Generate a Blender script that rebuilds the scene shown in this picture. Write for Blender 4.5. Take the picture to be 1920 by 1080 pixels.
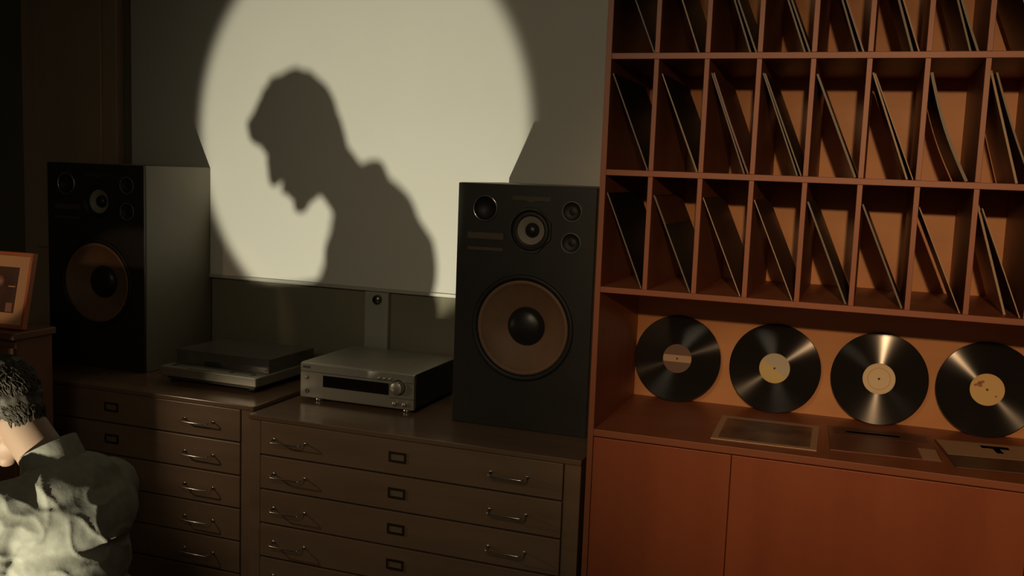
import bpy, bmesh, math, random
from mathutils import Vector, Matrix, noise

random.seed(7)
for o in list(bpy.data.objects):
    bpy.data.objects.remove(o)
scene = bpy.context.scene
COL = scene.collection
PI = math.pi

# ------------------------------------------------------------------ camera
CAM_Z = 1.85
def camera_axes(yaw, pitch, roll):
    cy, sy = math.cos(yaw), math.sin(yaw)
    fwd = Vector((-sy*math.cos(pitch), cy*math.cos(pitch), -math.sin(pitch)))
    right = Vector((cy, sy, 0))
    up = right.cross(fwd)
    c, s = math.cos(roll), math.sin(roll)
    return c*right + s*up, -s*right + c*up, fwd
r_, u_, f_ = camera_axes(math.radians(19.97), math.radians(6.76), math.radians(2.17))
cam_data = bpy.data.cameras.new('camera')
cam_data.sensor_width = 36.0
cam_data.lens = 36.0*1840/1920
cam_data.clip_start = 0.05
cam = bpy.data.objects.new('camera', cam_data)
COL.objects.link(cam)
cam.matrix_world = Matrix(((r_.x, u_.x, -f_.x, 0), (r_.y, u_.y, -f_.y, 0), (r_.z, u_.z, -f_.z, CAM_Z), (0, 0, 0, 1)))
scene.camera = cam

# ------------------------------------------------------------------ world, lights, exposure
scene.view_settings.view_transform = 'Standard'
scene.view_settings.look = 'None'
scene.view_settings.gamma = 1.0
scene.view_settings.use_curve_mapping = False
scene.view_settings.exposure = 0.0

world = bpy.data.worlds.new('World')
scene.world = world
world.use_nodes = True
world.node_tree.nodes['Background'].inputs[0].default_value = (1.0, 0.87, 0.64, 1)
world.node_tree.nodes['Background'].inputs[1].default_value = 0.038

def aim(o, loc, target):
    o.location = loc
    o.rotation_euler = (Vector(target) - Vector(loc)).to_track_quat('-Z', 'Y').to_euler()

def spot(name, loc, target, watts, colour, half_deg, blend, radius):
    d = bpy.data.lights.new(name, 'SPOT')
    d.energy = watts; d.color = colour; d.spot_size = math.radians(2*half_deg)
    d.spot_blend = blend; d.shadow_soft_size = radius
    o = bpy.data.objects.new(name, d); COL.objects.link(o)
    aim(o, loc, target)
    return o

# lamp standing on the floor, left of the frame: throws the round patch and the man's shadow
spot('projection_spot', (-2.09, 0.10, 0.21), (-2.09, 3.73, 1.905), 470, (1.0, 0.93, 0.69), 11.6, 0.18, 0.026)
# warm lamp above and behind the camera for the record shelf
spot('shelf_spot', (0.20, -1.1, 2.5), (0.26, 2.9, 1.52), 215, (1.0, 0.60, 0.30), 19, 1.0, 0.04)
# small warm lamp on the left, in front of the framed picture
spot('picture_lamp', (-3.05, 1.95, 1.62), (-2.97, 2.66, 1.42), 4.6, (1.0, 0.62, 0.36), 14, 0.3, 0.015)
# small desk lamp out of frame on the left that rakes across the drawer fronts
spot('desk_lamp', (-2.95, 2.35, 1.25), (-1.90, 2.98, 0.70), 8.0, (1.0, 0.78, 0.54), 31, 0.9, 0.008)
# soft fill added behind the camera to lift the wall right of the patch
spot('wall_fill', (-0.95, -1.2, 2.9), (-1.05, 3.73, 2.05), 60, (1.0, 0.83, 0.56), 25, 1.0, 0.30)

# overhead fill light added to lift the dark areas of the room
ad = bpy.data.lights.new('ambient_fill', 'AREA')
ad.shape = 'DISK'; ad.size = 0.9; ad.energy = 2.6; ad.spread = math.radians(80); ad.color = (1.0, 0.82, 0.55)
ao = bpy.data.objects.new('ambient_fill', ad); COL.objects.link(ao)
aim(ao, (-0.9, -0.3, 3.15), (-1.5, 3.0, 0.6))

# ------------------------------------------------------------------ materials
MATS = {}
def principled(name, col, rough=0.5, metal=0.0, spec=0.5):
    m = bpy.data.materials.new(name); m.use_nodes = True
    b = m.node_tree.nodes['Principled BSDF']
    b.inputs['Base Color'].default_value = (*col, 1)
    b.inputs['Roughness'].default_value = rough
    b.inputs['Metallic'].default_value = metal
    b.inputs['Specular IOR Level'].default_value = spec
    MATS[name] = m
    return m, m.node_tree.nodes, m.node_tree.links, b

def mottled(name, c1, c2, scale=(8, 8, 8), rough=0.5, metal=0.0, bump=0.0, detail=4.0, spec=0.5, nscale=1.0):
    m, N, L, b = principled(name, c1, rough, metal, spec)
    tc = N.new('ShaderNodeTexCoord'); mp = N.new('ShaderNodeMapping')
    mp.inputs['Scale'].default_value = scale
    nz = N.new('ShaderNodeTexNoise'); nz.inputs['Scale'].default_value = nscale; nz.inputs['Detail'].default_value = detail
    rp = N.new('ShaderNodeValToRGB')
    rp.color_ramp.elements[0].position = 0.3; rp.color_ramp.elements[1].position = 0.7
    rp.color_ramp.elements[0].color = (*c1, 1); rp.color_ramp.elements[1].color = (*c2, 1)
    L.new(tc.outputs['Object'], mp.inputs[0]); L.new(mp.outputs[0], nz.inputs['Vector'])
    L.new(nz.outputs['Fac'], rp.inputs[0]); L.new(rp.outputs[0], b.inputs['Base Color'])
    if bump:
        bp = N.new('ShaderNodeBump'); bp.inputs['Strength'].default_value = bump; bp.inputs['Distance'].default_value = 0.01
        L.new(nz.outputs['Fac'], bp.inputs['Height']); L.new(bp.outputs[0], b.inputs['Normal'])
    return m

mottled('floor_wood', (0.05, 0.03, 0.018), (0.09, 0.05, 0.028), (1.2, 14, 6), 0.4)
mottled('wall_paint', (0.20, 0.185, 0.13), (0.23, 0.21, 0.15), (3, 3, 3), 0.85, bump=0.05)
mottled('dark_wall', (0.34, 0.32, 0.24), (0.38, 0.35, 0.26), (3, 3, 3), 0.9)
mottled('ceiling_paint', (0.16, 0.14, 0.10), (0.18, 0.16, 0.12), (3, 3, 3), 0.9)
mottled('door_wood', (0.46, 0.34, 0.235), (0.56, 0.41, 0.285), (9, 9, 0.7), 0.6)
mottled('screen_board', (0.66, 0.655, 0.60), (0.69, 0.68, 0.62), (2, 2, 2), 0.6, spec=0.2)
principled('screen_rail', (0.55, 0.54, 0.48), 0.35, 0.3)
mottled('casing', (0.33, 0.33, 0.28), (0.36, 0.36, 0.30), (5, 5, 5), 0.6)
mottled('shelf_wood', (0.31, 0.098, 0.042), (0.39, 0.132, 0.06), (2.0, 9, 9), 0.45, detail=6, bump=0.02)
mottled('shelf_wood_upright', (0.31, 0.098, 0.042), (0.39, 0.132, 0.06), (9, 9, 1.6), 0.45, detail=6, bump=0.02)
mottled('shelf_back', (0.60, 0.27, 0.10), (0.72, 0.34, 0.135), (3, 3, 9), 0.5, detail=6)
mottled('cabinet_door_wood', (0.33, 0.085, 0.034), (0.42, 0.115, 0.046), (7, 7, 0.8), 0.4, detail=6)
mottled('chest_wood', (0.215, 0.138, 0.085), (0.275, 0.178, 0.110), (1.6, 8, 14), 0.35, detail=6, bump=0.02)
mottled('chest_top_wood', (0.18, 0.110, 0.066), (0.235, 0.144, 0.088), (1.6, 9, 9), 0.22, detail=6)
principled('drawer_gap', (0.02, 0.012, 0.008), 0.8)
principled('steel_wire', (0.75, 0.72, 0.64), 0.22, 1.0)
principled('brass_dark', (0.10, 0.06, 0.035), 0.4, 0.7)
principled('label_card', (0.20, 0.15, 0.09), 0.7)
mottled('speaker_black', (0.020, 0.018, 0.014), (0.027, 0.024, 0.018), (12, 12, 12), 0.45)
mottled('speaker_side', (0.16, 0.14, 0.105), (0.19, 0.165, 0.12), (6, 6, 6), 0.5)
principled('baffle_black', (0.017, 0.016, 0.012), 0.5)
mottled('woofer_cone', (0.20, 0.112, 0.062), (0.25, 0.14, 0.078), (10, 10, 10), 0.6)
principled('rubber_black', (0.012, 0.011, 0.010), 0.55)
principled('cap_black', (0.018, 0.017, 0.016), 0.35)
principled('chrome', (0.62, 0.60, 0.55), 0.18, 1.0)
principled('gunmetal', (0.16, 0.155, 0.13), 0.3, 1.0)
principled('ring_grey', (0.20, 0.19, 0.155), 0.4, 0.3)
principled('frame_grey', (0.07, 0.066, 0.052), 0.35, 0.4)
principled('mid_cone', (0.34, 0.30, 0.23), 0.55)
principled('badge_metal', (0.10, 0.09, 0.065), 0.4, 0.6)
principled('slot_metal', (0.13, 0.10, 0.07), 0.45, 0.5)
mottled('silver', (0.44, 0.42, 0.35), (0.47, 0.45, 0.37), (40, 2, 2), 0.38, 0.75)
principled('silver_dark', (0.13, 0.12, 0.10), 0.45, 0.6)
principled('receiver_side', (0.05, 0.048, 0.04), 0.5, 0.2)
principled('display_glass', (0.010, 0.007, 0.006), 0.12)
principled('platter_rubber', (0.03, 0.03, 0.03), 0.6)
m, N, L, b = principled('dust_cover', (0.30, 0.28, 0.24), 0.08)
b.inputs['Transmission Weight'].default_value = 0.7; b.inputs['IOR'].default_value = 1.3
m, N, L, b = principled('vinyl', (0.014, 0.011, 0.009), 0.14, 0.0, 0.36)
b.inputs['Anisotropic'].default_value = 0.99; b.inputs['Anisotropic Rotation'].default_value = 0.25
tg = N.new('ShaderNodeTangent'); tg.direction_type = 'RADIAL'; tg.axis = 'Z'
L.new(tg.outputs[0], b.inputs['Tangent'])
principled('label_brown', (0.17, 0.09, 0.05), 0.6)
principled('label_band', (0.52, 0.34, 0.20), 0.6)
principled('label_tan', (0.70, 0.52, 0.20), 0.6)
principled('label_grey', (0.56, 0.50, 0.38), 0.6)
principled('label_cream', (0.86, 0.68, 0.42), 0.6)
principled('label_yellow', (0.78, 0.53, 0.20), 0.6)
principled('label_print', (0.45, 0.16, 0.07), 0.6)
principled('hole_dark', (0.10, 0.04, 0.02), 0.7)
SLEEVE_COLOURS = {
    'black': (0.020, 0.018, 0.014), 'umber': (0.060, 0.034, 0.022), 'brown': (0.11, 0.058, 0.036),
    'rust': (0.17, 0.065, 0.036), 'tan': (0.50, 0.27, 0.13), 'olive': (0.050, 0.044, 0.026), 'grey': (0.085, 0.068, 0.052)}
for k, c in SLEEVE_COLOURS.items():
    mottled('sleeve_'+k, c, tuple(min(1, v*1.35) for v in c), (5, 5, 5), 0.42)
principled('sleeve_edge', (0.46, 0.33, 0.22), 0.6)
principled('sleeve_edge_dark', (0.20, 0.16, 0.11), 0.5)
mottled('photo_print', (0.08, 0.04, 0.025), (0.30, 0.16, 0.09), (9, 9, 9), 0.4)
principled('print_cream', (0.55, 0.36, 0.22), 0.5)
principled('print_dark', (0.14, 0.06, 0.035), 0.5)
mottled('frame_wood', (0.45, 0.12, 0.04), (0.52, 0.15, 0.05), (14, 3, 3), 0.4)
principled('mat_board', (0.66, 0.38, 0.20), 0.8)
mottled('picture_dark', (0.04, 0.015, 0.010), (0.12, 0.045, 0.028), (14, 14, 10), 0.4)
principled('picture_skin', (0.32, 0.16, 0.10), 0.5)
m, N, L, b = principled('skin', (0.27, 0.178, 0.122), 0.6)
b.inputs['Subsurface Weight'].default_value = 0.12; b.inputs['Subsurface Radius'].default_value = (0.02, 0.008, 0.004)
principled('lip', (0.45, 0.20, 0.15), 0.45)
principled('eye_white', (0.75, 0.72, 0.68), 0.25)
principled('hair', (0.040, 0.033, 0.024), 0.6, 0.0, 0.25)
mottled('jacket_cloth', (0.205, 0.203, 0.168), (0.25, 0.245, 0.20), (45, 45, 45), 0.85, bump=0.12, spec=0.2)
mottled('shirt_cloth', (0.015, 0.014, 0.013), (0.02, 0.019, 0.017), (40, 40, 40), 0.85)
mottled('trouser_cloth', (0.03, 0.03, 0.032), (0.04, 0.04, 0.042), (40, 40, 40), 0.85)
principled('shoe_leather', (0.02, 0.016, 0.012), 0.35)
mottled('stool_wood', (0.10, 0.05, 0.025), (0.14, 0.07, 0.035), (3, 3, 12), 0.5)
mottled('console_wood', (0.15, 0.066, 0.036), (0.19, 0.082, 0.044), (2, 8, 8), 0.5)

# ------------------------------------------------------------------ mesh helpers
def new_bm():
    return bmesh.new()

def bx(bm, x0, x1, y0, y1, z0, z1, mi=0, M=None):
    vs = [bm.verts.new((x, y, z)) for x in (x0, x1) for y in (y0, y1) for z in (z0, z1)]
    fs = [(0, 1, 3, 2), (4, 6, 7, 5), (0, 4, 5, 1), (2, 3, 7, 6), (0, 2, 6, 4), (1, 5, 7, 3)]
    out = []
    for f in fs:
        F = bm.faces.new([vs[i] for i in f]); F.material_index = mi; out.append(F)
    if M is not None:
        bmesh.ops.transform(bm, matrix=M, verts=vs)
    return vs

def lathe(bm, prof, seg=32, axis='y', c=(0, 0, 0), smooth=True, mi=0):
    """prof: list of (radius, along). Revolved about the axis through c."""
    rings = []
    for r, a in prof:
        if r < 1e-6:
            p = {'y': (0, a, 0), 'z': (0, 0, a), 'x': (a, 0, 0)}[axis]
            rings.append([bm.verts.new(Vector(c) + Vector(p))]); continue
        ring = []
        for i in range(seg):
            t = 2*PI*i/seg
            p = {'y': (r*math.cos(t), a, r*math.sin(t)), 'z': (r*math.cos(t), r*math.sin(t), a), 'x': (a, r*math.cos(t), r*math.sin(t))}[axis]
            ring.append(bm.verts.new(Vector(c) + Vector(p)))
        rings.append(ring)
    for A, B in zip(rings, rings[1:]):
        for i in range(seg):
            j = (i+1) % seg
            q = []
            for v in ((A[i % len(A)]), (A[j % len(A)]), (B[j % len(B)]), (B[i % len(B)])):
                if v not in q: q.append(v)
            if len(q) >= 3:
                try:
                    F = bm.faces.new(q); F.smooth = smooth; F.material_index = mi
                except ValueError:
                    pass
    bmesh.ops.recalc_face_normals(bm, faces=bm.faces)

def tube(bm, pts, rad, seg=8, closed_ends=True, mi=0):
    pts = [Vector(p) for p in pts]
    if not isinstance(rad, (list, tuple)): rad = [rad]*len(pts)
    rings = []
    up = Vector((0.123, 0.456, 0.88)).normalized()
    for i, p in enumerate(pts):
        d = (pts[min(i+1, len(pts)-1)] - pts[max(i-1, 0)]).normalized()
        a = d.cross(up)
        if a.length < 1e-4: a = d.cross(Vector((1, 0, 0)))
        a.normalize(); bb = d.cross(a)
        rings.append([bm.verts.new(p + rad[i]*(math.cos(2*PI*k/seg)*a + math.sin(2*PI*k/seg)*bb)) for k in range(seg)])
    for A, B in zip(rings, rings[1:]):
        for k in range(seg):
            F = bm.faces.new((A[k], A[(k+1) % seg], B[(k+1) % seg], B[k])); F.smooth = True; F.material_index = mi
    if closed_ends:
        bm.faces.new(rings[0][::-1]).material_index = mi; bm.faces.new(rings[-1]).material_index = mi

def obj(name, bm, mats, parent=None, bevel=0.0, seg=2, loc=None):
    me = bpy.data.meshes.new(name)
    bmesh.ops.recalc_face_normals(bm, faces=bm.faces)
    bm.to_mesh(me); bm.free()
    for mm in ([mats] if isinstance(mats, str) else mats):
        me.materials.append(MATS[mm])
    o = bpy.data.objects.new(name, me); COL.objects.link(o)
    if parent: o.parent = parent
    if loc: o.location = loc
    if bevel:
        md = o.modifiers.new('bevel', 'BEVEL'); md.width = bevel; md.segments = seg; md.limit_method = 'ANGLE'
    return o

def box(name, x0, x1, y0, y1, z0, z1, mat, parent=None, bevel=0.0, M=None):
    bm = new_bm(); bx(bm, x0, x1, y0, y1, z0, z1, M=M)
    return obj(name, bm, mat, parent, bevel)

def empty(name, loc=(0, 0, 0), rz=0.0):
    o = bpy.data.objects.new(name, None); COL.objects.link(o)
    o.location = loc; o.rotation_euler = (0, 0, rz); o.empty_display_size = 0.1
    return o

def tag(o, label=None, cat=None, group=None, kind=None):
    if label: o['label'] = label
    if cat: o['category'] = cat
    if group: o['group'] = group
    if kind: o['kind'] = kind
    return o

def copy_tree(o, parent=None):
    c = o.copy(); COL.objects.link(c); c.parent = parent
    for ch in list(o.children):
        copy_tree(ch, c)
    return c

# ------------------------------------------------------------------ setting
WALL = 3.75
tag(box('floor', -4.4, 2.6, -1.6, WALL+0.1, -0.1, 0.0, 'floor_wood'), 'dark wooden floor of the listening room', kind='structure')
tag(box('wall_back', -4.4, 2.6, WALL, WALL+0.1, 0.0, 3.2, 'wall_paint'), 'dim olive beige back wall behind speakers and chests', kind='structure')
tag(box('wall_left', -4.4, -4.3, -1.6, WALL, 0.0, 3.2, 'dark_wall'), 'dark left side wall', kind='structure')
tag(box('ceiling', -4.4, 2.6, -1.6, WALL+0.1, 3.2, 3.3, 'ceiling_paint'), 'dim ceiling above the room', kind='structure')
d1 = box('door_1', -3.90, -3.33, WALL-0.05, WALL, 0.0, 3.0, 'door_wood', None, 0.004)
tag(d1, 'dark reddish brown wooden door panel at the far left', kind='structure')
for z0, z1 in ((0.15, 1.25), (1.40, 2.85)):
    box('door_panel', -3.82, -3.41, WALL-0.062, WALL-0.05, z0, z1, 'door_wood', d1, 0.005)

# ------------------------------------------------------------------ projection screen
SX0, SX1, SZ0, SZ1 = -3.27, -1.005, 1.322, 2.95
scr = empty('projection_screen', (-2.14, WALL-0.01, SZ0))
tag(scr, 'large off-white wall screen lit by a round patch with a head shadow', 'screen')
def child_box(name, x0, x1, y0, y1, z0, z1, mat, parent, bevel=0.0):
    p = parent.location
    return box(name, x0-p.x, x1-p.x, y0-p.y, y1-p.y, z0-p.z, z1-p.z, mat, parent, bevel)
child_box('board', SX0, SX1, WALL-0.02, WALL-0.001, SZ0+0.012, SZ1, 'screen_board', scr)
child_box('bottom_rail', SX0, SX1, WALL-0.026, WALL-0.001, SZ0-0.004, SZ0+0.012, 'screen_rail', scr, 0.002)
child_box('side_trim', SX1, SX1+0.012, WALL-0.026, WALL-0.001, SZ0-0.004, SZ1, 'screen_rail', scr, 0.002)

# cable casing with a round knob below the screen
cas = empty('cable_casing', (-1.97, WALL-0.02, 0.97))
tag(cas, 'pale vertical cable casing on the wall below the screen, behind the receiver', 'casing')
child_box('casing_body', -2.025, -1.912, WALL-0.03, WALL-0.001, 0.97, SZ0-0.006, 'casing', cas, 0.004)
bm = new_bm(); lathe(bm, [(0.0, -0.02), (0.016, -0.02), (0.02, -0.014), (0.02, 0.0)], 20, 'y')
obj('screw_knob', bm, 'gunmetal', cas, loc=(0.01, -0.011, 0.315))

# ------------------------------------------------------------------ plan chests
def make_chest(name, X0, X1, front, top, label):
    W = X1 - X0
    c = empty(name, ((X0+X1)/2, front, 0))
    tag(c, label, 'chest', 'plan chests along the back wall')
    h = W/2
    back = WALL - 0.012 - front
    box('carcass', -h, h, 0.022, back, 0.0, top-0.018, 'chest_wood', c, 0.002)
    box('side_stile', -h, -h+0.045, 0.008, 0.022, 0.0, top-0.018, 'chest_wood', c, 0.001)
    box('side_stile', h-0.055, h, 0.008, 0.022, 0.0, top-0.018, 'chest_wood', c, 0.001)
    box('chest_top', -h-0.002, h+0.002, 0.0, back, top-0.018, top, 'chest_top_wood', c, 0.003)
    box('rear_ledge', -h, h, back-0.03, back, top, top+0.03, 'chest_wood', c, 0.002)
    pitch = 0.129
    dx0, dx1 = -h+0.049, h-0.059
    bmh = None
    for i in range(7):
        z1 = top - 0.020 - i*pitch
        z0 = z1 - pitch + 0.006
        if z0 < 0.005: z0 = 0.005
        d = box('drawer', dx0, dx1, 0.004, 0.021, z0, z1, 'chest_wood', c, 0.0025)
        zc = z0 + 0.062
        # label holder: frame and card
        lc = (dx0+dx1)/2 - 0.02
        bm = new_bm()
        for a in ((lc-0.033, lc+0.033, zc+0.012, zc+0.019), (lc-0.033, lc+0.033, zc-0.017, zc-0.010), (lc-0.033, lc-0.026, zc-0.010, zc+0.012), (lc+0.026, lc+0.033, zc-0.010, zc+0.012)):
            bx(bm, a[0], a[1], -0.001, 0.004, a[2], a[3])
        obj('label_holder', bm, 'brass_dark', d)
        box('label_card', lc-0.026, lc+0.026, 0.002, 0.004, zc-0.010, zc+0.012, 'label_card', d)
        for hx in (dx0+0.06, dx1-0.25):
            bm = new_bm()
            pr = 0.036
            tube(bm, [(hx, 0.006, zc), (hx, -pr+0.01, zc), (hx+0.004, -pr+0.003, zc-0.002), (hx+0.012, -pr, zc-0.003), (hx+0.065, -pr, zc-0.003), (hx+0.118, -pr, zc-0.003), (hx+0.126, -pr+0.003, zc-0.002), (hx+0.13, -pr+0.01, zc), (hx+0.13, 0.006, zc)], 0.0028, 8)
            for q in (hx, hx+0.13):
                lathe(bm, [(0.0, 0.0), (0.006, 0.0), (0.006, 0.004), (0.0, 0.004)], 12, 'y', (q, 0.0, zc))
            obj('handle', bm, 'steel_wire', d)
    return c
chestR = make_chest('plan_chest', -2.085, -0.822, 2.972, 0.934, 'wooden plan chest of shallow drawers beside the record shelf, under the receiver')
chestL = make_chest('plan_chest', -3.38, -2.108, 3.03, 0.9455, 'darker-lit wooden plan chest of shallow drawers behind the man, under the turntable')

# ------------------------------------------------------------------ speakers
def cut(o, holes):
    """Cut round recesses (x, z, radius, depth) into a mesh object."""
    bm = new_bm()
    for x, z, r, d in holes:
        lathe(bm, [(0.0, -0.05), (r, -0.05), (r, d), (0.0, d)], 56, 'y', (x, 0, z), smooth=False)
    me = bpy.data.meshes.new('cutter'); bm.to_mesh(me); bm.free()
    c = bpy.data.objects.new('cutter', me); COL.objects.link(c)
    md = o.modifiers.new('holes', 'BOOLEAN'); md.operation = 'DIFFERENCE'; md.object = c; md.solver = 'EXACT'
    bpy.context.view_layer.update()
    new = bpy.data.meshes.new_from_object(o.evaluated_get(bpy.context.evaluated_depsgraph_get()))
    o.modifiers.clear(); o.data = new
    bpy.data.objects.remove(c); bpy.data.meshes.remove(me)

def make_speaker():
    s = empty('floor_speaker')
    W, H, D = 0.513, 0.872, 0.445
    h = W/2
    wx, wz, mx, mz = 0.004, 0.368, 0.022, 0.714
    tw = ((0.170, 0.787, 0.034), (0.171, 0.679, 0.034))
    holes = [(wx, wz, 0.171, 0.075), (mx, mz, 0.060, 0.05)] + [(a, b2, c2-0.003, 0.03) for a, b2, c2 in tw] + [(-0.150, 0.784, 0.042, 0.03)]
    cb_ = box('cabinet', -h, h, 0.012, D, 0.0, H, 'speaker_side', s, 0.004)
    ba = box('baffle', -h+0.001, h-0.001, 0.0, 0.0118, 0.001, H-0.001, 'speaker_black', s, 0.002)
    cut(cb_, holes); cut(ba, holes)
    # woofer
    bm = new_bm(); lathe(bm, [(0.190, 0.0), (0.190, -0.005), (0.186, -0.008), (0.176, -0.007), (0.170, -0.002), (0.169, 0.010)], 64, 'y', (wx, 0, wz))
    w = obj('woofer', bm, 'rubber_black', s)
    bm = new_bm(); lathe(bm, [(0.1705, 0.004), (0.168, -0.001), (0.160, -0.002), (0.154, 0.004), (0.150, 0.008), (0.110, 0.026), (0.066, 0.048)], 64, 'y', (wx, 0, wz))
    obj('cone', bm, 'woofer_cone', w)
    bm = new_bm(); lathe(bm, [(0.0705, 0.046), (0.064, 0.034), (0.05, 0.026), (0.026, 0.020), (0.0, 0.018)], 40, 'y', (wx, 0, wz))
    obj('dust_cap', bm, 'cap_black', w)
    # midrange with rounded-square frame
    bm = new_bm()
    n = 64; R1, R2 = 0.080, 0.062
    outer0, outer1, inner1, inner0 = [], [], [], []
    for i in range(n):
        t = 2*PI*i/n
        c, sn = math.cos(t), math.sin(t)
        k = min(R1/max(abs(c), abs(sn)), R1*1.20/(abs(c)+abs(sn))*1.13)
        outer0.append(bm.verts.new((mx+k*c*0.97, 0.002, mz+k*sn)))
        outer1.append(bm.verts.new((mx+k*c*0.94, -0.007, mz+k*sn*0.97)))
        inner1.append(bm.verts.new((mx+0.072*c, -0.007, mz+0.072*sn)))
        inner0.append(bm.verts.new((mx+R2*c, 0.002, mz+R2*sn)))
    for A, B, mi in ((outer0, outer1, 0), (outer1, inner1, 0), (inner1, inner0, 1)):
        for i in range(n):
            bm.faces.new((A[i], A[(i+1) % n], B[(i+1) % n], B[i])).material_index = mi
    mid = obj('midrange', bm, ['frame_grey', 'rubber_black'], s)
    bm = new_bm(); lathe(bm, [(0.063, 0.001), (0.056, -0.003), (0.049, 0.003)], 40, 'y', (mx, 0, mz))
    obj('surround', bm, 'rubber_black', mid)
    bm = new_bm(); lathe(bm, [(0.0505, 0.002), (0.036, 0.010), (0.025, 0.020)], 40, 'y', (mx, 0, mz))
    obj('cone', bm, 'mid_cone', mid)
    bm = new_bm(); lathe(bm, [(0.027, 0.019), (0.023, 0.008), (0.012, 0.002), (0.0, 0.0)], 28, 'y', (mx, 0, mz))
    obj('dust_cap', bm, 'cap_black', mid)
    for px, pz, r in tw:
        bm = new_bm(); lathe(bm, [(r+0.002, 0.002), (r+0.002, -0.003), (r, -0.0045), (r-0.002, -0.003), (r-0.002, 0.006)], 40, 'y', (px, 0, pz))
        k = obj('tweeter_ring', bm, 'ring_grey', s)
        bm = new_bm(); lathe(bm, [(r-0.0025, 0.004), (r*0.5, 0.014), (0.011, 0.012), (0.0, 0.009)], 28, 'y', (px, 0, pz))
        obj('tweeter_dome', bm, 'rubber_black', k)
    px, pz, r = -0.150, 0.784, 0.044
    bm = new_bm(); lathe(bm, [(r+0.003, 0.002), (r+0.003, -0.004), (r, -0.0055), (r-0.003, -0.003), (r-0.003, 0.001)], 40, 'y', (px, 0, pz))
    k = obj('port_ring', bm, 'chrome', s)
    bm = new_bm(); lathe(bm, [(r-0.003, 0.002), (r-0.01, 0.014), (0.0, 0.018)], 32, 'y', (px, 0, pz))
    obj('port_disc', bm, 'rubber_black', k)
    box('control_plate', -0.215, -0.077, -0.004, 0.002, 0.674, 0.698, 'slot_metal', s, 0.0015)
    box('control_plate', -0.213, -0.079, -0.003, 0.002, 0.634, 0.646, 'slot_metal', s, 0.001)
    bm = new_bm()
    pts = [(-0.070, 0.832), (-0.070, 0.818), (-0.018, 0.818), (0.0, 0.810), (0.018, 0.818), (0.070, 0.818), (0.070, 0.832)]
    va = [bm.verts.new((0.022+x, -0.003, z)) for x, z in pts]; vb = [bm.verts.new((0.022+x, 0.002, z)) for x, z in pts]
    bm.faces.new(va); bm.faces.new(vb[::-1])
    for i in range(len(pts)):
        j = (i+1) % len(pts); bm.faces.new((va[i], va[j], vb[j], vb[i]))
    obj('badge', bm, 'badge_metal', s)
    return s
spR = make_speaker(); spR.location = (-1.1385, 3.24, 0.934)
tag(spR, 'tall black speaker with brown woofer between the receiver and the record shelf', 'speaker', 'pair of black speakers')
spL = copy_tree(spR); spL.location = (-3.0865, 3.295, 0.9455)
tag(spL, 'tall black speaker in deep shade at left, behind the man and turntable', 'speaker', 'pair of black speakers')

# ------------------------------------------------------------------ receiver
rc = empty('stereo_receiver', (-1.799, 3.25, 0.934))
tag(rc, 'silver stereo receiver with dark display on the right-hand chest', 'receiver')
hw, z0, z1 = 0.245, 0.014, 0.151
box('case', -hw+0.002, hw-0.002, 0.02, 0.415, z0+0.004, z1-0.003, 'receiver_side', rc, 0.002)
box('top_cover', -hw, hw, 0.012, 0.415, z1-0.004, z1, 'silver', rc, 0.0015)
fp = box('front_panel', -hw, hw, 0.0, 0.02, z0, z1-0.002, 'silver', rc, 0.003)
box('groove', -hw+0.001, hw-0.001, -0.0006, 0.004, 0.116, 0.1185, 'silver_dark', fp)
box('groove', 0.145, hw-0.001, -0.0006, 0.004, 0.054, 0.0565, 'silver_dark', fp)
box('display', -0.143, 0.140, -0.0025, 0.006, 0.063, 0.108, 'display_glass', rc, 0.001)
box('name_plate', -0.233, -0.200, -0.0012, 0.004, 0.130, 0.139, 'silver_dark', rc)
bm = new_bm(); lathe(bm, [(0.0, -0.022), (0.022, -0.022), (0.0245, -0.020), (0.0255, 0.0), (0.029, 0.0), (0.029, 0.004)], 40, 'y', (0.180, 0, 0.096)); obj('volume_knob', bm, 'silver', rc)
for px, pz, r, dp in ((0.168, 0.035, 0.0085, 0.012), (0.209, 0.035, 0.0085, 0.012), (-0.215, 0.094, 0.007, 0.007), (0.100, 0.125, 0.006, 0.006), (0.122, 0.125, 0.006, 0.006), (0.145, 0.126, 0.006, 0.006)):
    bm = new_bm(); lathe(bm, [(0.0, -dp), (r*0.85, -dp), (r, -dp+0.0015), (r*1.05, 0.002)], 24, 'y', (px, 0, pz)); obj('small_knob', bm, 'silver', rc)
bm = new_bm(); lathe(bm, [(0.008, 0.002), (0.008, -0.002), (0.005, -0.002), (0.005, 0.001), (0.0, 0.001)], 24, 'y', (-0.213, 0, 0.040)); obj('headphone_jack', bm, 'cap_black', rc)
for px in (-0.175, 0.205):
    for py in (0.03, 0.36):
        bm = new_bm(); lathe(bm, [(0.0, 0.0), (0.017, 0.0), (0.018, 0.004), (0.018, 0.016), (0.0, 0.016)], 24, 'z', (px, py, 0.0)); obj('foot', bm, 'chrome', rc)

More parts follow.
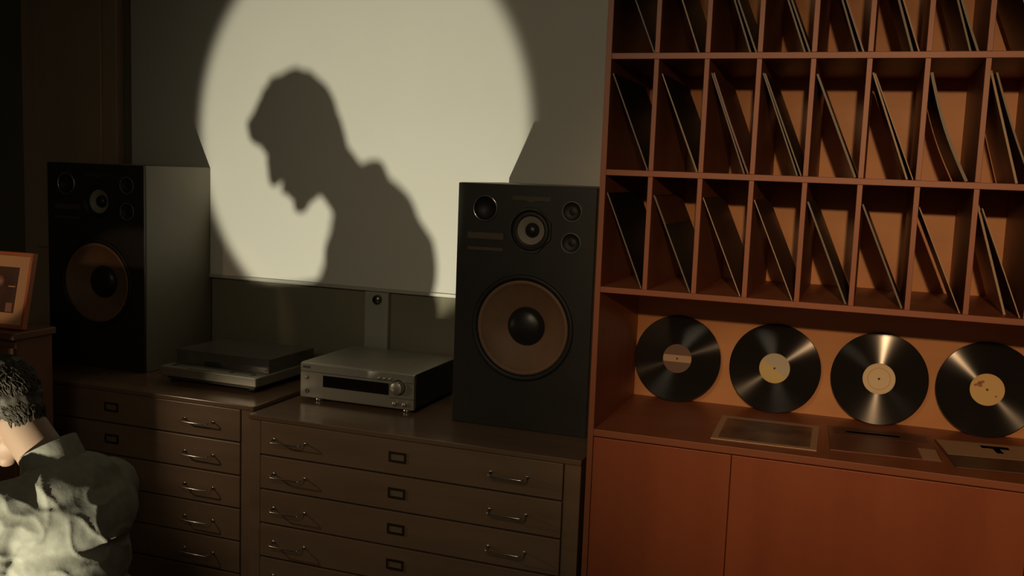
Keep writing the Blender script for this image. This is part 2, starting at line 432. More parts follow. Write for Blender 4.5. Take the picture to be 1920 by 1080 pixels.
# ------------------------------------------------------------------ turntable
tt = empty('turntable', (-2.444, 3.20, 0.9455), math.radians(-1.5))
tag(tt, 'low silver turntable under a smoky dust cover in shade on the left chest', 'turntable')
box('plinth', -0.236, 0.236, 0.0, 0.42, 0.028, 0.066, 'silver', tt, 0.004)
box('plinth_base', -0.215, 0.215, 0.02, 0.40, 0.016, 0.028, 'silver_dark', tt)
bm = new_bm(); lathe(bm, [(0.0, 0.066), (0.152, 0.066), (0.152, 0.080), (0.146, 0.084), (0.0, 0.084)], 48, 'z', (-0.045, 0.24, 0))
pl = obj('platter', bm, 'platter_rubber', tt)
bm = new_bm(); lathe(bm, [(0.003, 0.084), (0.003, 0.096), (0.0, 0.097)], 12, 'z', (-0.045, 0.24, 0)); obj('spindle', bm, 'chrome', pl)
bm = new_bm(); lathe(bm, [(0.0, 0.066), (0.030, 0.066), (0.030, 0.082), (0.014, 0.086), (0.014, 0.10), (0.0, 0.10)], 24, 'z', (0.175, 0.34, 0)); ta = obj('tonearm', bm, 'silver', tt)
bm = new_bm(); tube(bm, [(0.178, 0.40, 0.097), (0.175, 0.34, 0.097), (0.170, 0.22, 0.095), (0.150, 0.15, 0.091)], 0.004, 8); obj('arm_tube', bm, 'chrome', ta)
bm = new_bm(); bx(bm, -0.009, 0.009, -0.02, 0.012, -0.006, 0.005, M=Matrix.Translation((0.148, 0.14, 0.090)) @ Matrix.Rotation(0.25, 4, 'Z')); obj('headshell', bm, 'cap_black', ta)
for px, w in ((-0.19, 0.022), (0.09, 0.014), (0.19, 0.018)):
    box('button', px-w/2, px+w/2, 0.03, 0.055, 0.066, 0.069, 'silver_dark', tt, 0.001)
box('trim_strip', -0.10, 0.02, 0.006, 0.012, 0.0655, 0.0672, 'silver_dark', tt)
bm = new_bm()
a0, a1, b0, b1, c0, c1, t = -0.228, 0.228, 0.095, 0.415, 0.067, 0.122, 0.003
bx(bm, a0, a1, b0, b1, c1-t, c1); bx(bm, a0, a0+t, b0, b1, c0, c1-t-0.0002); bx(bm, a1-t, a1, b0, b1, c0, c1-t-0.0002)
bx(bm, a0+t+0.0002, a1-t-0.0002, b0, b0+t, c0, c1-t-0.0002); bx(bm, a0+t+0.0002, a1-t-0.0002, b1-t, b1, c0, c1-t-0.0002)
obj('dust_cover', bm, 'dust_cover', tt)
for px in (-0.19, 0.19):
    for py in (0.05, 0.37):
        bm = new_bm(); lathe(bm, [(0.0, 0.0), (0.024, 0.0), (0.024, 0.016), (0.0, 0.016)], 20, 'z', (px, py, 0)); obj('foot', bm, 'rubber_black', tt)

# ------------------------------------------------------------------ record shelf
UF, UB = 2.90, 3.45                      # front plane, back panel
UX0, PITCH, NC = -0.784, 0.1475, 10
UX1 = UX0 + PITCH*NC + 0.018
TH = 0.018
LEDGE = 1.063
SZ = [1.502, 1.859, 2.203, 2.553, 2.90]   # shelf mid heights
sh = empty('record_shelf', (UX0, UF, 0))
tag(sh, 'tall reddish wooden record shelf with three rows of cubbies over closed doors', 'shelf')
def sbox(name, x0, x1, y0, y1, z0, z1, mat, bev=0.0015, parent=sh):
    return box(name, x0-UX0, x1-UX0, y0-UF, y1-UF, z0, z1, mat, parent, bev)
sbox('side_panel', UX0, UX0+TH, UF, WALL-0.005, 0.0, SZ[-1]+TH/2, 'shelf_wood_upright')
sbox('side_panel', UX1-TH, UX1, UF, WALL-0.005, 0.0, SZ[-1]+TH/2, 'shelf_wood_upright')
sbox('back_panel', UX0+TH, UX1-TH, UB, UB+0.012, LEDGE, SZ[-1]-TH/2, 'shelf_back', 0)
for i, z in enumerate(SZ):
    sbox('shelf_board', UX0+TH, UX1-TH, UF, UB, z-TH/2, z+TH/2, 'shelf_wood')
sbox('niche_shelf', UX0+TH, UX1-TH, UF+0.001, UB, LEDGE-0.022, LEDGE, 'shelf_wood')
for r in range(4):
    for i in range(1, NC):
        x = UX0 + PITCH*i
        sbox('divider', x, x+TH*0.8, UF+0.001, UB, SZ[r]+TH/2, SZ[r+1]-TH/2, 'shelf_wood_upright', 0.001)
DX = [UX0+TH, -0.340, 0.46, UX1-TH]
sbox('cabinet_carcass', UX0+TH, UX1-TH, UF+0.022, UB, 0.0, LEDGE-0.022, 'shelf_wood')
for a, b_ in zip(DX, DX[1:]):
    sbox('cabinet_door', a+0.0015, b_-0.0015, UF+0.002, UF+0.021, 0.06, LEDGE-0.026, 'cabinet_door_wood', 0.0015)
sbox('plinth_board', UX0+TH, UX1-TH, UF+0.012, UF+0.021, 0.0, 0.057, 'shelf_wood')

# leaning record sleeves, each an object of its own
ORD = ['first', 'second', 'third', 'fourth', 'fifth', 'sixth', 'seventh', 'eighth', 'ninth']
ROWN = {0: 'bottom', 1: 'middle', 2: 'top'}
SL, SD = 0.309, 0.43  # height, depth; depth stretched so the sleeves make dark bands in the cubbies
LAST = {}
def sleeve(row, col, colour, thick, off, dy, desc, edge='sleeve_edge', bow=0.0, on=None):
    """off: distance of the lower edge from the right-hand divider."""
    xl = UX0 + PITCH*col + (TH if col == 0 else TH*0.8)
    xr = UX0 + PITCH*(col+1)
    zb = SZ[row] + TH/2
    run = (xr - off - 0.001) - (xl + 0.001)
    s = max(0.05, min(0.93, (run - thick*0.93)/SL))
    th = math.asin(s)
    if on is not None:
        # rests on the sleeve below it: lower that sleeve's angle until the top edges touch
        px, pth = on['px'], on['pth']
        nrm = (math.cos(pth), math.sin(pth))
        a = math.radians(60)
        while a > 0.02:
            T = (xr-off-0.001-SL*math.sin(a)-thick*math.cos(a)-px, SL*math.cos(a)-thick*math.sin(a)+thick*math.sin(a))
            B0 = (xr-off-0.001-thick*math.cos(a)-px, 0.0)
            if T[0]*nrm[0]+T[1]*nrm[1] > 0.0008 + bow and B0[0] > 0.0005: break
            a -= 0.002
        th = a
    bm = new_bm()
    n = 10
    # local: w along height, t thickness, y depth
    grid = []
    for k in range(n+1):
        w = SL*k/n
        bw = bow*math.sin(PI*k/n)
        grid.append([(w, bw), (w, bw+thick)])
    vs = []
    for (a, b2) in grid:
        row_v = []
        for (w, t_) in (a, b2):
            for y in (0.0, SD):
                row_v.append(bm.verts.new((-w*math.sin(th) - t_*math.cos(th), y, w*math.cos(th) - t_*math.sin(th) + thick*math.sin(th))))
        vs.append(row_v)      # [t0 y0, t0 y1, t1 y0, t1 y1]
    for A, B in zip(vs, vs[1:]):
        for (i, j, mi) in ((0, 1, 0), (3, 2, 0), (2, 0, 1), (1, 3, 1)):
            F = bm.faces.new((A[i], A[j], B[j], B[i])); F.material_index = mi
    bm.faces.new((vs[0][0], vs[0][2], vs[0][3], vs[0][1])).material_index = 1
    bm.faces.new((vs[-1][0], vs[-1][1], vs[-1][3], vs[-1][2])).material_index = 1
    o = obj('record_sleeve', bm, ['sleeve_'+colour, edge])
    o.location = (xr - off - 0.001, UF + dy + 0.012, zb + 0.0005)
    if on is None: LAST['px'] = xr - off - 0.001; LAST['pth'] = th
    tag(o, '%s in %s cubby from the left, %s row' % (desc, ORD[col], ROWN[row]), 'record sleeve', 'record sleeves leaning in the cubbies')
    return o
# bottom row
sleeve(0, 0, 'black', 0.004, 0.004, 0.006, 'black record sleeve', 'sleeve_edge_dark')
s_ = sleeve(0, 1, 'olive', 0.004, 0.004, 0.006, 'glossy dark record sleeve with brown top', 'sleeve_edge_dark')
th_ = LAST['pth']
bm = new_bm()
vs_ = []
for t_ in (0.0, 0.0006):
    for w_ in (0.215, SL-0.004):
        for y_ in (0.004, SD-0.004):
            vs_.append(bm.verts.new((-w_*math.sin(th_) + t_*math.cos(th_), y_, w_*math.cos(th_) + 0.004*math.sin(th_) + t_*math.sin(th_))))
for f in ((0, 1, 3, 2), (4, 6, 7, 5), (0, 4, 5, 1), (2, 3, 7, 6), (0, 2, 6, 4), (1, 5, 7, 3)):
    bm.faces.new([vs_[k] for k in f])
obj('cover_print', bm, 'sleeve_rust', s_)
sleeve(0, 2, 'brown', 0.003, 0.004, 0.004, 'brown record sleeve with pale edge')
sleeve(0, 3, 'brown', 0.003, 0.004, 0.004, 'brown record sleeve with pale edge')
sleeve(0, 4, 'grey', 0.005, 0.004, 0.012, 'grey-brown record sleeve', 'sleeve_edge_dark')
sleeve(0, 5, 'umber', 0.005, 0.003, 0.012, 'dark brown record sleeve', 'sleeve_edge_dark')
sleeve(0, 6, 'black', 0.003, 0.004, 0.006, 'black record sleeve with pale edge')
sleeve(0, 7, 'tan', 0.006, 0.034, 0.05, 'lower tan record sleeve', 'sleeve_edge')
sleeve(0, 7, 'umber', 0.003, 0.004, 0.006, 'upper dark brown record sleeve', on=LAST)
# middle row
sleeve(1, 0, 'black', 0.004, 0.004, 0.006, 'black record sleeve', 'sleeve_edge_dark')
sleeve(1, 1, 'olive', 0.004, 0.009, 0.03, 'lower olive record sleeve', 'sleeve_edge_dark')
sleeve(1, 1, 'black', 0.003, 0.003, 0.006, 'upper black record sleeve', 'sleeve_edge', on=LAST)
sleeve(1, 2, 'umber', 0.004, 0.016, 0.02, 'lower dark record sleeve', 'sleeve_edge_dark')
sleeve(1, 2, 'rust', 0.005, 0.003, 0.006, 'upper rust brown record sleeve', 'sleeve_rust', 0.002, on=LAST)
sleeve(1, 3, 'grey', 0.004, 0.014, 0.012, 'lower grey record sleeve', 'sleeve_edge_dark')
sleeve(1, 3, 'umber', 0.004, 0.003, 0.006, 'upper brown record sleeve', 'sleeve_edge_dark', on=LAST)
sleeve(1, 4, 'grey', 0.006, 0.004, 0.01, 'grey-brown record sleeve', 'sleeve_edge_dark')
sleeve(1, 5, 'umber', 0.005, 0.017, 0.012, 'lower dark record sleeve', 'sleeve_edge')
sleeve(1, 5, 'umber', 0.003, 0.003, 0.006, 'upper thin record sleeve', 'sleeve_edge', on=LAST)
sleeve(1, 6, 'umber', 0.008, 0.014, 0.012, 'thick sagging dark brown record sleeve', 'sleeve_edge_dark', 0.010)
sleeve(1, 7, 'tan', 0.006, 0.038, 0.03, 'lower tan record sleeve', 'sleeve_edge')
sleeve(1, 7, 'rust', 0.005, 0.004, 0.010, 'upper rust record sleeve', 'sleeve_edge_dark', 0.004, on=LAST)
# top row
sleeve(2, 0, 'black', 0.004, 0.004, 0.02, 'black record sleeve', 'sleeve_edge_dark')
sleeve(2, 1, 'black', 0.004, 0.018, 0.006, 'black record sleeve with shiny edge', 'sleeve_edge')
sleeve(2, 2, 'olive', 0.005, 0.020, 0.03, 'lower olive record sleeve', 'sleeve_edge_dark')
sleeve(2, 2, 'grey', 0.005, 0.003, 0.02, 'upper grey record sleeve', 'sleeve_edge_dark', on=LAST)
sleeve(2, 3, 'olive', 0.005, 0.016, 0.01, 'lower olive record sleeve', 'sleeve_edge_dark')
sleeve(2, 3, 'umber', 0.005, 0.003, 0.02, 'upper dark brown record sleeve', 'sleeve_edge_dark', on=LAST)
sleeve(2, 4, 'olive', 0.005, 0.024, 0.02, 'lower olive record sleeve', 'sleeve_edge_dark')
sleeve(2, 4, 'rust', 0.005, 0.008, 0.01, 'upper rust record sleeve', 'sleeve_rust', on=LAST)
sleeve(2, 5, 'olive', 0.006, 0.030, 0.01, 'lower olive record sleeve', 'sleeve_edge_dark')
sleeve(2, 5, 'rust', 0.004, 0.014, 0.01, 'upper rust record sleeve', 'sleeve_edge', on=LAST)
sleeve(2, 6, 'umber', 0.005, 0.034, 0.01, 'lower dark brown record sleeve', 'sleeve_edge_dark')
sleeve(2, 6, 'brown', 0.006, 0.014, 0.02, 'upper brown record sleeve', 'sleeve_edge_dark', 0.004, on=LAST)
sleeve(2, 7, 'black', 0.008, 0.012, 0.01, 'thick black record sleeve', 'sleeve_edge')

# ------------------------------------------------------------------ vinyl records standing in the niche
def disc_sector(bm, r, y, a0, a1, n=24):
    c = None
    pts = [(r*math.cos(a0+(a1-a0)*i/n), r*math.sin(a0+(a1-a0)*i/n)) for i in range(n+1)]
    vs = [bm.verts.new((x, z, y)) for x, z in pts]
    bm.faces.new(vs)
def record(x, lean, turn, label, style):
    R = 0.1525
    e = empty('vinyl_record')
    bm = new_bm()
    prof = [(0.0, -0.0010), (0.06, -0.0010), (0.10, -0.0010), (0.1505, -0.0010), (R, -0.0004), (R, 0.0006), (0.1515, 0.0010), (0.0, 0.0010)]
    lathe(bm, [(r, -a) for r, a in prof], 96, 'z', smooth=False)
    obj('disc', bm, 'vinyl', e)
    base = {'band': 'label_brown', 'split': 'label_tan', 'cream': 'label_cream', 'yellow': 'label_yellow'}[style]
    bm = new_bm(); lathe(bm, [(0.0, 0.0016), (0.0505, 0.0016), (0.0512, 0.0010)], 48, 'z', smooth=False)
    lb = obj('centre_label', bm, base, e)
    bm = new_bm(); lathe(bm, [(0.0, 0.0023), (0.0038, 0.0023), (0.0038, 0.0015)], 16, 'z', smooth=False)
    obj('spindle_hole', bm, 'hole_dark', lb)
    if style == 'band':
        bm = new_bm(); vs = []
        a = math.asin(0.012/0.05)
        for t in (-a, -a/2, 0, a/2, a): vs.append(bm.verts.new((0.0498*math.cos(t), 0.0498*math.sin(t), 0.0020)))
        for t in (PI-a, PI-a/2, PI, PI+a/2, PI+a): vs.append(bm.verts.new((0.0498*math.cos(t), 0.0498*math.sin(t), 0.0020)))
        bm.faces.new(vs); obj('label_print', bm, 'label_band', lb)
    if style == 'split':
        bm = new_bm(); disc_sector(bm, 0.0495, 0.0020, math.radians(-35), math.radians(145)); obj('label_print', bm, 'label_grey', lb)
    if style == 'cream':
        bm = new_bm(); lathe(bm, [(0.034, 0.0017), (0.034, 0.0021), (0.0365, 0.0021), (0.0365, 0.0017)], 40, 'z'); obj('label_print', bm, 'label_yellow', lb)
    if style == 'yellow':
        bm = new_bm()
        for (px, pz, w, h_) in ((-0.022, 0.022, 0.012, 0.004), (-0.012, 0.027, 0.010, 0.004), (-0.016, 0.016, 0.006, 0.003), (0.020, -0.026, 0.003, 0.003)):
            bx(bm, px-w, px+w, pz-h_, pz+h_, 0.0014, 0.0020, M=Matrix.Rotation(0.3, 4, 'Z'))
        obj('label_print', bm, 'label_print', lb)
    # lean back against the back panel: local z axis faces the room
    ln = math.radians(lean)
    ytop = UB - 0.003
    yc = ytop - R*math.sin(ln)*1.0 - 0.002
    zc = LEDGE + R*math.cos(ln) + 0.0015
    e.matrix_world = Matrix.Translation((x, yc, zc)) @ Matrix.Rotation(math.radians(turn), 4, 'Z') @ Matrix.Rotation(PI/2 - ln, 4, 'X')
    tag(e, label, 'vinyl record', 'vinyl records standing in the niche')
record(-0.611, 9, 0.0, 'black vinyl record with dark label crossed by a pale band, leftmost in niche', 'band')
record(-0.276, 9, 0.0, 'black vinyl record with half grey, half tan label, second from left', 'split')
record(0.060, 9, 0.0, 'black vinyl record with plain cream label, third from left', 'cream')
record(0.385, 9, 0.0, 'black vinyl record with yellow label and red print, rightmost in niche', 'yellow')

# sleeves lying flat on the niche shelf
def flat_sleeve(x, y, rz, base, label, prints, z=0.0):
    e = empty('album_cover', (x, y, LEDGE+z), math.radians(rz))
    tag(e, label, 'album cover', 'album covers lying in the niche')
    h = 0.155
    box('cover', -h, h, -h, h, 0.0005, 0.0045, base, e, 0.0008)
    for (x0, x1, y0, y1, mm) in prints:
        box('cover_print', x0, x1, y0, y1, 0.0043, 0.0050, mm, e)
flat_sleeve(-0.262, 3.118, 1.5, 'print_cream', 'album cover with dark photo and pale border below the half-grey record', [(-0.135, 0.135, -0.135, 0.12, 'photo_print')])
flat_sleeve(0.078, 3.165, 4.0, 'sleeve_rust', 'rust album cover with dark title strip below the cream-label record', [(-0.14, 0.14, 0.04, 0.13, 'print_dark'), (-0.10, 0.06, 0.075, 0.095, 'print_cream'), (0.10, 0.15, -0.15, -0.03, 'print_cream')])
flat_sleeve(0.408, 3.155, 8.0, 'sleeve_brown', 'pale brown album cover with small dark emblem below the yellow-label record', [(-0.15, 0.15, -0.02, 0.15, 'print_cream'), (-0.03, 0.05, 0.09, 0.12, 'print_dark'), (0.0, 0.02, 0.04, 0.09, 'print_dark')])

# ------------------------------------------------------------------ narrow console with framed photograph at the far left
co = empty('console_table', (-3.10, 2.68, 0))
tag(co, 'narrow dark wooden console at the left edge carrying a framed photo', 'console')
box('console_top', -0.34, 0.31, -0.09, 0.10, 1.195, 1.22, 'console_wood', co, 0.003)
box('console_body', -0.33, 0.30, -0.07, 0.09, 0.06, 1.195, 'console_wood', co, 0.002)
for a in (-0.325, -0.012):
    d_ = box('console_door', a, a+0.307, -0.082, -0.0705, 0.08, 1.165, 'console_wood', co, 0.003)
    bm = new_bm(); lathe(bm, [(0.0, -0.018), (0.011, -0.016), (0.008, -0.006), (0.008, 0.0)], 16, 'y', (a+(0.28 if a < -0.1 else 0.027), -0.0825, 0.70)); obj('knob', bm, 'brass_dark', d_)
for a in (-0.32, 0.25):
    for b2 in (-0.06, 0.04):
        box('foot', a, a+0.04, b2, b2+0.04, 0.0, 0.06, 'console_wood', co, 0.003)
fr = empty('picture_frame', (-3.0, 2.635, 1.2262))
fr.rotation_euler = (math.radians(-13), 0, math.radians(3))
tag(fr, 'wooden framed photo with wide tan mat propped on the console', 'picture frame')
fw, fh = 0.19, 0.275
for (a, b2, c2, d2) in ((-fw, fw, 0, 0.014), (-fw, fw, fh-0.014, fh), (-fw, -fw+0.012, 0.014, fh-0.014), (fw-0.012, fw, 0.014, fh-0.014)):
    box('frame_bar', a, b2, 0, 0.022, c2, d2, 'frame_wood', fr, 0.0015)
bm = new_bm(); tube(bm, [(0, 0.021, 0.17), (0, 0.1205, 0.0255)], 0.005, 8); obj('easel_strut', bm, 'frame_wood', fr)
box('mat', -fw+0.011, fw-0.011, 0.004, 0.010, 0.013, fh-0.013, 'mat_board', fr)
pc = box('photo', -0.13, 0.135, 0.002, 0.006, 0.055, fh-0.055, 'picture_dark', fr)
bm = new_bm(); lathe(bm, [(0.0, 0.0012), (0.022, 0.0014), (0.022, 0.003)], 20, 'y', (0.055, 0, 0.165)); obj('photo_print', bm, 'picture_skin', pc)
box('photo_print', 0.10, 0.128, 0.0012, 0.003, 0.058, 0.09, 'picture_skin', pc)
box('photo_print', 0.10, 0.13, 0.0012, 0.003, 0.148, 0.152, 'mat_board', pc)

# ------------------------------------------------------------------ the seated man
def cap(bm, p0, r0, p1, r1, seg=16):
    p0, p1 = Vector(p0), Vector(p1)
    for p, r in ((p0, r0), (p1, r1)):
        bmesh.ops.create_icosphere(bm, subdivisions=2, radius=r, matrix=Matrix.Translation(p))
    d = p1 - p0
    if d.length > 1e-4:
        M = Matrix.Translation((p0+p1)/2) @ d.to_track_quat('Z', 'Y').to_matrix().to_4x4()
        bmesh.ops.create_cone(bm, cap_ends=True, segments=seg, radius1=r0, radius2=r1, depth=d.length, matrix=M)
def ell(bm, c, rad, M=None):
    T = Matrix.Translation(c)
    if M is not None: T = T @ M
    bmesh.ops.create_icosphere(bm, subdivisions=3, radius=1.0, matrix=T @ Matrix.Diagonal((*rad, 1)))
def sculpt(name, bm, mat, parent, voxel, smooth=4, disp=None):
    me = bpy.data.meshes.new(name); bm.to_mesh(me); bm.free()
    tmp = bpy.data.objects.new('tmp', me); COL.objects.link(tmp)
    rm = tmp.modifiers.new('r', 'REMESH'); rm.mode = 'VOXEL'; rm.voxel_size = voxel
    sm = tmp.modifiers.new('s', 'SMOOTH'); sm.iterations = smooth; sm.factor = 0.5
    dg = bpy.context.evaluated_depsgraph_get()
    out = bpy.data.meshes.new_from_object(tmp.evaluated_get(dg))
    bpy.data.objects.remove(tmp); bpy.data.meshes.remove(me)
    if disp:
        ns = [v.normal.copy() for v in out.vertices]
        for v, n in zip(out.vertices, ns):
            v.co += n*disp(v.co)
    out.materials.clear(); out.materials.append(MATS[mat])
    for p in out.polygons: p.use_smooth = True; p.material_index = 0
    out.name = name
    o = bpy.data.objects.new(name, out); COL.objects.link(o)
    if parent: o.parent = parent
    return o

MY = 2.04
# head axes: forward, left (towards the camera), up
HF = Vector((-0.80, 0.0, -0.60)).normalized(); HU = Vector((-0.60, 0.0, 0.80)).normalized()
HT = Matrix.Rotation(math.radians(-6), 3, 'Z')
HF = HT @ HF; HU = HT @ HU
HL = HU.cross(HF)
HC = Vector((-2.243, MY, 1.140))
HM = Matrix((HF, HL, HU)).transposed().to_4x4()
def hp(f, l, u): return HC + HF*f + HL*l + HU*u
bm = new_bm()
ell(bm, hp(-0.012, 0, 0.03), (0.097, 0.074, 0.092), HM)
ell(bm, hp(0.028, 0, -0.04), (0.062, 0.060, 0.085), HM)
ell(bm, hp(0.040, 0, -0.090), (0.050, 0.048, 0.048), HM)
ell(bm, hp(0.078, 0, -0.126), (0.024, 0.026, 0.019), HM)
ell(bm, hp(0.072, 0, -0.080), (0.026, 0.026, 0.036), HM)
cap(bm, hp(0.088, 0, 0.012), 0.009, hp(0.108, 0, -0.036), 0.014)
for s in (-1, 1):
    ell(bm, hp(0.100, 0.012*s, -0.038), (0.011, 0.009, 0.009), HM)
    ell(bm, hp(0.078, 0.030*s, 0.024), (0.016, 0.026, 0.010), HM)
    ell(bm, hp(0.062, 0.040*s, -0.022), (0.024, 0.022, 0.022), HM)
    ell(bm, hp(0.020, 0.046*s, -0.070), (0.035, 0.018, 0.022), HM)
    ell(bm, hp(-0.012, 0.078*s, -0.012), (0.022, 0.010, 0.033), HM)
    ell(bm, hp(-0.008, 0.076*s, -0.040), (0.012, 0.010, 0.012), HM)
ell(bm, hp(0.088, 0, -0.066), (0.014, 0.022, 0.005), HM)
ell(bm, hp(0.086, 0, -0.078), (0.013, 0.019, 0.006), HM)
# neck, torso, limbs
NB = Vector((-2.068, MY, 0.985))
cap(bm, hp(-0.034, 0, -0.050), 0.060, NB, 0.064, 40)
SHL, SHR = Vector((-2.060, MY-0.175, 0.932)), Vector((-2.020, MY+0.175, 0.910))
cap(bm, SHL, 0.056, SHR, 0.056)
ell(bm, (-2.045, MY, 0.875), (0.105, 0.165, 0.12))
ell(bm, (-2.035, MY, 0.74), (0.110, 0.150, 0.14))
ell(bm, (-2.00, MY, 0.57), (0.130, 0.165, 0.11))
ELL, ELR = Vector((-2.115, MY-0.225, 0.685)), Vector((-2.105, MY+0.225, 0.685))
WRL, WRR = Vector((-2.365, MY-0.140, 0.702)), Vector((-2.365, MY+0.140, 0.702))
cap(bm, SHL, 0.050, ELL, 0.040); cap(bm, SHR, 0.050, ELR, 0.040)
cap(bm, ELL, 0.039, WRL, 0.027); cap(bm, ELR, 0.039, WRR, 0.027)
KNL, KNR = Vector((-2.43, MY-0.14, 0.580)), Vector((-2.43, MY+0.14, 0.580))
ANL, ANR = Vector((-2.42, MY-0.15, 0.085)), Vector((-2.42, MY+0.15, 0.085))
for h, kn, an in ((Vector((-2.02, MY-0.09, 0.545)), KNL, ANL), (Vector((-2.02, MY+0.09, 0.545)), KNR, ANR)):
    cap(bm, h, 0.078, kn, 0.055); cap(bm, kn, 0.053, an, 0.036)
    cap(bm, an - Vector((0, 0, 0.04)), 0.034, an + Vector((-0.15, 0, -0.052)), 0.026)
# hands resting over the knees: palm, four fingers, thumb
for wr, s in ((WRL, -1), (WRR, 1)):
    pc_ = wr + Vector((-0.055, -0.008*s, -0.014))
    cap(bm, wr, 0.024, pc_, 0.024)
    for k, ln_ in enumerate((0.070, 0.078, 0.074, 0.058)):
        y = (k-1.5)*0.0195*s*-1
        a = pc_ + Vector((-0.020, y, 0.0)); b1_ = a + Vector((-ln_*0.5, y*0.12, -0.010)); c1_ = b1_ + Vector((-ln_*0.28, 0, -0.026)); d1_ = c1_ + Vector((-0.002, 0, -0.022))
        cap(bm, a, 0.0098, b1_, 0.0092, 10); cap(bm, b1_, 0.0092, c1_, 0.0085, 10); cap(bm, c1_, 0.0085, d1_, 0.0075, 10)
    t0 = wr + Vector((-0.022, -0.020*s, -0.006)); t1 = t0 + Vector((-0.030, -0.026*s, -0.010)); t2 = t1 + Vector((-0.030, -0.006*s, -0.012))
    cap(bm, t0, 0.013, t1, 0.0105, 10); cap(bm, t1, 0.0105, t2, 0.0085, 10)
man = sculpt('person', bm, 'skin', None, 0.0045, 8)
tag(man, 'man in grey-olive jacket seated at lower left, head bowed, seen from behind', 'person')
for s in (-1, 1):
    bm = new_bm(); ell(bm, hp(0.0775, 0.031*s, 0.000), (0.009, 0.012, 0.0065), HM); obj('eyelid', bm, 'skin', man)
bm = new_bm(); ell(bm, hp(0.0985, 0, -0.072), (0.0065, 0.020, 0.0035), HM); obj('mouth', bm, 'lip', man)

# hair: a close cap plus locks
bm = new_bm()
ell(bm, hp(-0.020, 0, 0.046), (0.106, 0.085, 0.102), HM)
ell(bm, hp(-0.055, 0, 0.000), (0.068, 0.074, 0.080), HM)
ell(bm, hp(-0.066, 0, -0.040), (0.046, 0.062, 0.050), HM)
for s in (-1, 1):
    ell(bm, hp(-0.030, 0.050*s, 0.015), (0.062, 0.032, 0.062), HM)
ell(bm, hp(0.060, 0, 0.085), (0.040, 0.060, 0.030), HM)
hair = sculpt('hair', bm, 'hair', man, 0.006, 2, lambda p: 0.007*noise.noise(Vector(p)*38.0) + 0.004*noise.noise(Vector(p)*95.0))
bm = new_bm()
rnd = random.Random(3)
crown = Vector((-0.5, 0.05, 0.85)).normalized()
for i in range(1500):
    while True:
        v = Vector((rnd.gauss(0, 1), rnd.gauss(0, 1), rnd.gauss(0, 1))).normalized()
        if (v.z > -0.62 or (v.x < -0.2 and v.z > -0.95)) and not (v.x > 0.35 and v.z < 0.45): break
    base = Vector((-0.020 + 0.100*v.x, 0.081*v.y, 0.032 + 0.096*v.z))
    away = (v - crown); away -= v*away.dot(v)
    if away.length < 0.05: away = Vector((1, 0, 0)) - v*v.x
    away.normalize()
    side = v.cross(away)
    ln_ = rnd.uniform(0.026, 0.052); sw = rnd.uniform(-0.5, 0.5); cv = rnd.uniform(-0.8, 0.8)
    pts = []
    for k in range(6):
        t = k/5
        q = base + away*(ln_*t) + side*(ln_*(sw*t + cv*0.35*math.sin(t*PI*1.6))) + v*(0.014*math.sin(t*PI*0.8) - 0.020*t*t*(ln_/0.05))
        pts.append(hp(*q))
    tube(bm, pts, [0.0012, 0.0022, 0.0024, 0.0021, 0.0014, 0.0004], 4, False)
for i in range(420):
    a = rnd.uniform(-1.35, 1.35); u0 = rnd.uniform(-0.075, 0.01)
    cx, cy = -math.cos(a), math.sin(a)
    rr_ = math.sqrt(max(0.05, 1-((u0+0.03)/0.065)**2))
    base = Vector((-0.060 + 0.050*cx*rr_, 0.064*cy*rr_, u0))
    ln_ = rnd.uniform(0.014, 0.030); sw = rnd.uniform(-0.5, 0.5)
    tg_ = Vector((-cy, cx, 0))
    pts = []
    for k in range(5):
        t = k/4
        q = base + Vector((0.25*-cx, 0.25*-cy, -1))*(ln_*t) + tg_*(ln_*sw*t) + Vector((cx, cy, 0))*(0.004*math.sin(t*PI))
        pts.append(hp(*q))
    tube(bm, pts, [0.0012, 0.0020, 0.0020, 0.0014, 0.0004], 4, False)
hl = obj('hair_locks', bm, 'hair', hair); hl['kind'] = 'stuff'

# jacket shell over torso and sleeves
bm = new_bm()
cap(bm, SHL + Vector((0.004, 0.010, -0.004)), 0.076, SHR + Vector((0.0, -0.005, -0.004)), 0.078)
cap(bm, (-2.040, MY-0.06, 0.955), 0.066, (-2.030, MY+0.06, 0.955), 0.066)
ell(bm, (-2.035, MY, 0.860), (0.130, 0.205, 0.125))
ell(bm, (-2.022, MY+0.01, 0.945), (0.100, 0.165, 0.092))
ell(bm, (-1.985, MY+0.02, 0.855), (0.108, 0.180, 0.125))
ell(bm, (-2.025, MY, 0.73), (0.150, 0.195, 0.16))
ell(bm, (-2.120, MY, 0.735), (0.110, 0.150, 0.085))
ell(bm, (-1.995, MY, 0.60), (0.160, 0.200, 0.10))
cap(bm, SHL, 0.074, ELL, 0.060); cap(bm, SHR, 0.074, ELR, 0.060)
cap(bm, ELL, 0.060, WRL + Vector((0.035, -0.004, 0.004)), 0.042); cap(bm, ELR, 0.060, WRR + Vector((0.035, 0.004, 0.004)), 0.042)
def folds(p):
    q = Vector(p)
    al = q.x*0.55 - q.z*0.75 + q.y*0.25; ac = q.x*0.75 + q.z*0.55
    a = noise.noise(Vector((q.x*5+1.7, q.y*6, q.z*5)))
    r = 1.0-abs(noise.noise(Vector((ac*15, al*3.2+0.4, q.y*7))))
    r2 = 1.0-abs(noise.noise(Vector((q.x*8+q.y*9, q.z*14+q.y*6+5.2, q.y*5))))
    return 0.005*a + 0.006*(r**5) + 0.004*(r2**7) - 0.003
jk = sculpt('jacket', bm, 'jacket_cloth', man, 0.006, 12, folds)
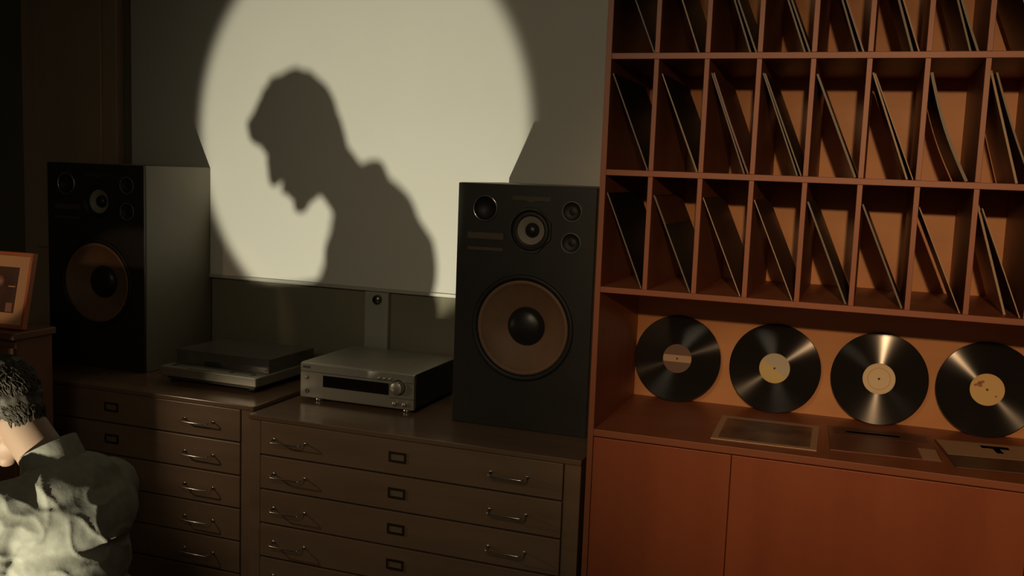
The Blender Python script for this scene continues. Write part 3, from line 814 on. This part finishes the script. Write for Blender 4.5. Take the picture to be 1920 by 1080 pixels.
# stand collar, open at the throat
bm = new_bm()
cn = (Vector(hp(-0.030, 0, -0.055)) - NB).normalized()
cn = (cn + Vector((0, 0, 0.9))).normalized()
ca = Vector((-1, 0, 0)); ca -= cn*ca.dot(cn); ca.normalize(); cb = cn.cross(ca)
rings = []
NSEG = 40
for (hgt, rr, flare) in ((-0.035, 0.092, 0.0), (0.015, 0.082, 0.0), (0.056, 0.077, 0.0), (0.059, 0.0745, 0.0), (0.056, 0.072, 0.0), (0.01, 0.075, 0.0)):
    ring = []
    for k in range(NSEG+1):
        t = math.radians(24 + 312*k/NSEG)
        back = 0.5 - 0.5*math.cos(t)
        wob = 0.004*math.sin(3.3*t+hgt*40)
        p = NB + Vector((0.004, 0, 0.012)) + cn*(hgt*(0.75+0.45*back)) + (ca*math.cos(t)*1.04 + cb*math.sin(t))*(rr + wob + flare*back)
        ring.append(bm.verts.new(p))
    rings.append(ring)
rings.append(rings[0])
for A, B in zip(rings[:-1], rings[1:-1]):
    for k in range(NSEG):
        F = bm.faces.new((A[k], A[k+1], B[k+1], B[k])); F.smooth = True
for k in (0, NSEG):
    bm.faces.new([r[k] for r in rings[:-1]])
obj('collar', bm, 'jacket_cloth', jk)
# dark shirt at the throat
bm = new_bm()
lathe(bm, [(0.074, 0.0), (0.070, 0.03), (0.066, 0.034), (0.062, 0.03)], 28, 'z')
Mx = Matrix.Translation(NB + cn*0.008) @ cn.to_track_quat('Z', 'Y').to_matrix().to_4x4()
bmesh.ops.transform(bm, matrix=Mx, verts=bm.verts)
obj('shirt_collar', bm, 'shirt_cloth', man)
bm = new_bm()
ell(bm, (-2.00, MY, 0.555), (0.145, 0.180, 0.095))
for h, kn, an in ((Vector((-2.02, MY-0.09, 0.545)), KNL, ANL), (Vector((-2.02, MY+0.09, 0.545)), KNR, ANR)):
    cap(bm, h, 0.090, kn, 0.066); cap(bm, kn, 0.066, an, 0.054)
sculpt('trousers', bm, 'trouser_cloth', man, 0.009, 5, lambda p: 0.004*noise.noise(Vector(p)*14))
for an in (ANL, ANR):
    bm = new_bm()
    cap(bm, an + Vector((0.03, 0, -0.045)), 0.038, an + Vector((-0.16, 0, -0.052)), 0.032)
    bx(bm, an.x-0.195, an.x+0.07, an.y-0.036, an.y+0.036, 0.0, 0.022)
    sculpt('shoe', bm, 'shoe_leather', man, 0.007, 3)

# stool under the man
st = empty('wooden_stool', (-1.99, MY, 0))
tag(st, 'low wooden stool under the seated man', 'stool')
bm = new_bm(); lathe(bm, [(0.0, 0.425), (0.165, 0.425), (0.175, 0.432), (0.175, 0.452), (0.168, 0.460), (0.0, 0.460)], 40, 'z'); obj('seat', bm, 'stool_wood', st)
for a in range(4):
    t = PI/4 + a*PI/2
    bm = new_bm(); tube(bm, [(0.17*math.cos(t), 0.17*math.sin(t), 0.0), (0.12*math.cos(t), 0.12*math.sin(t), 0.43)], [0.014, 0.018], 12); obj('leg', bm, 'stool_wood', st)
bm = new_bm(); lathe(bm, [(0.142, 0.18), (0.150, 0.18), (0.150, 0.195), (0.142, 0.195), (0.142, 0.18)], 32, 'z'); obj('ring_rail', bm, 'stool_wood', st)
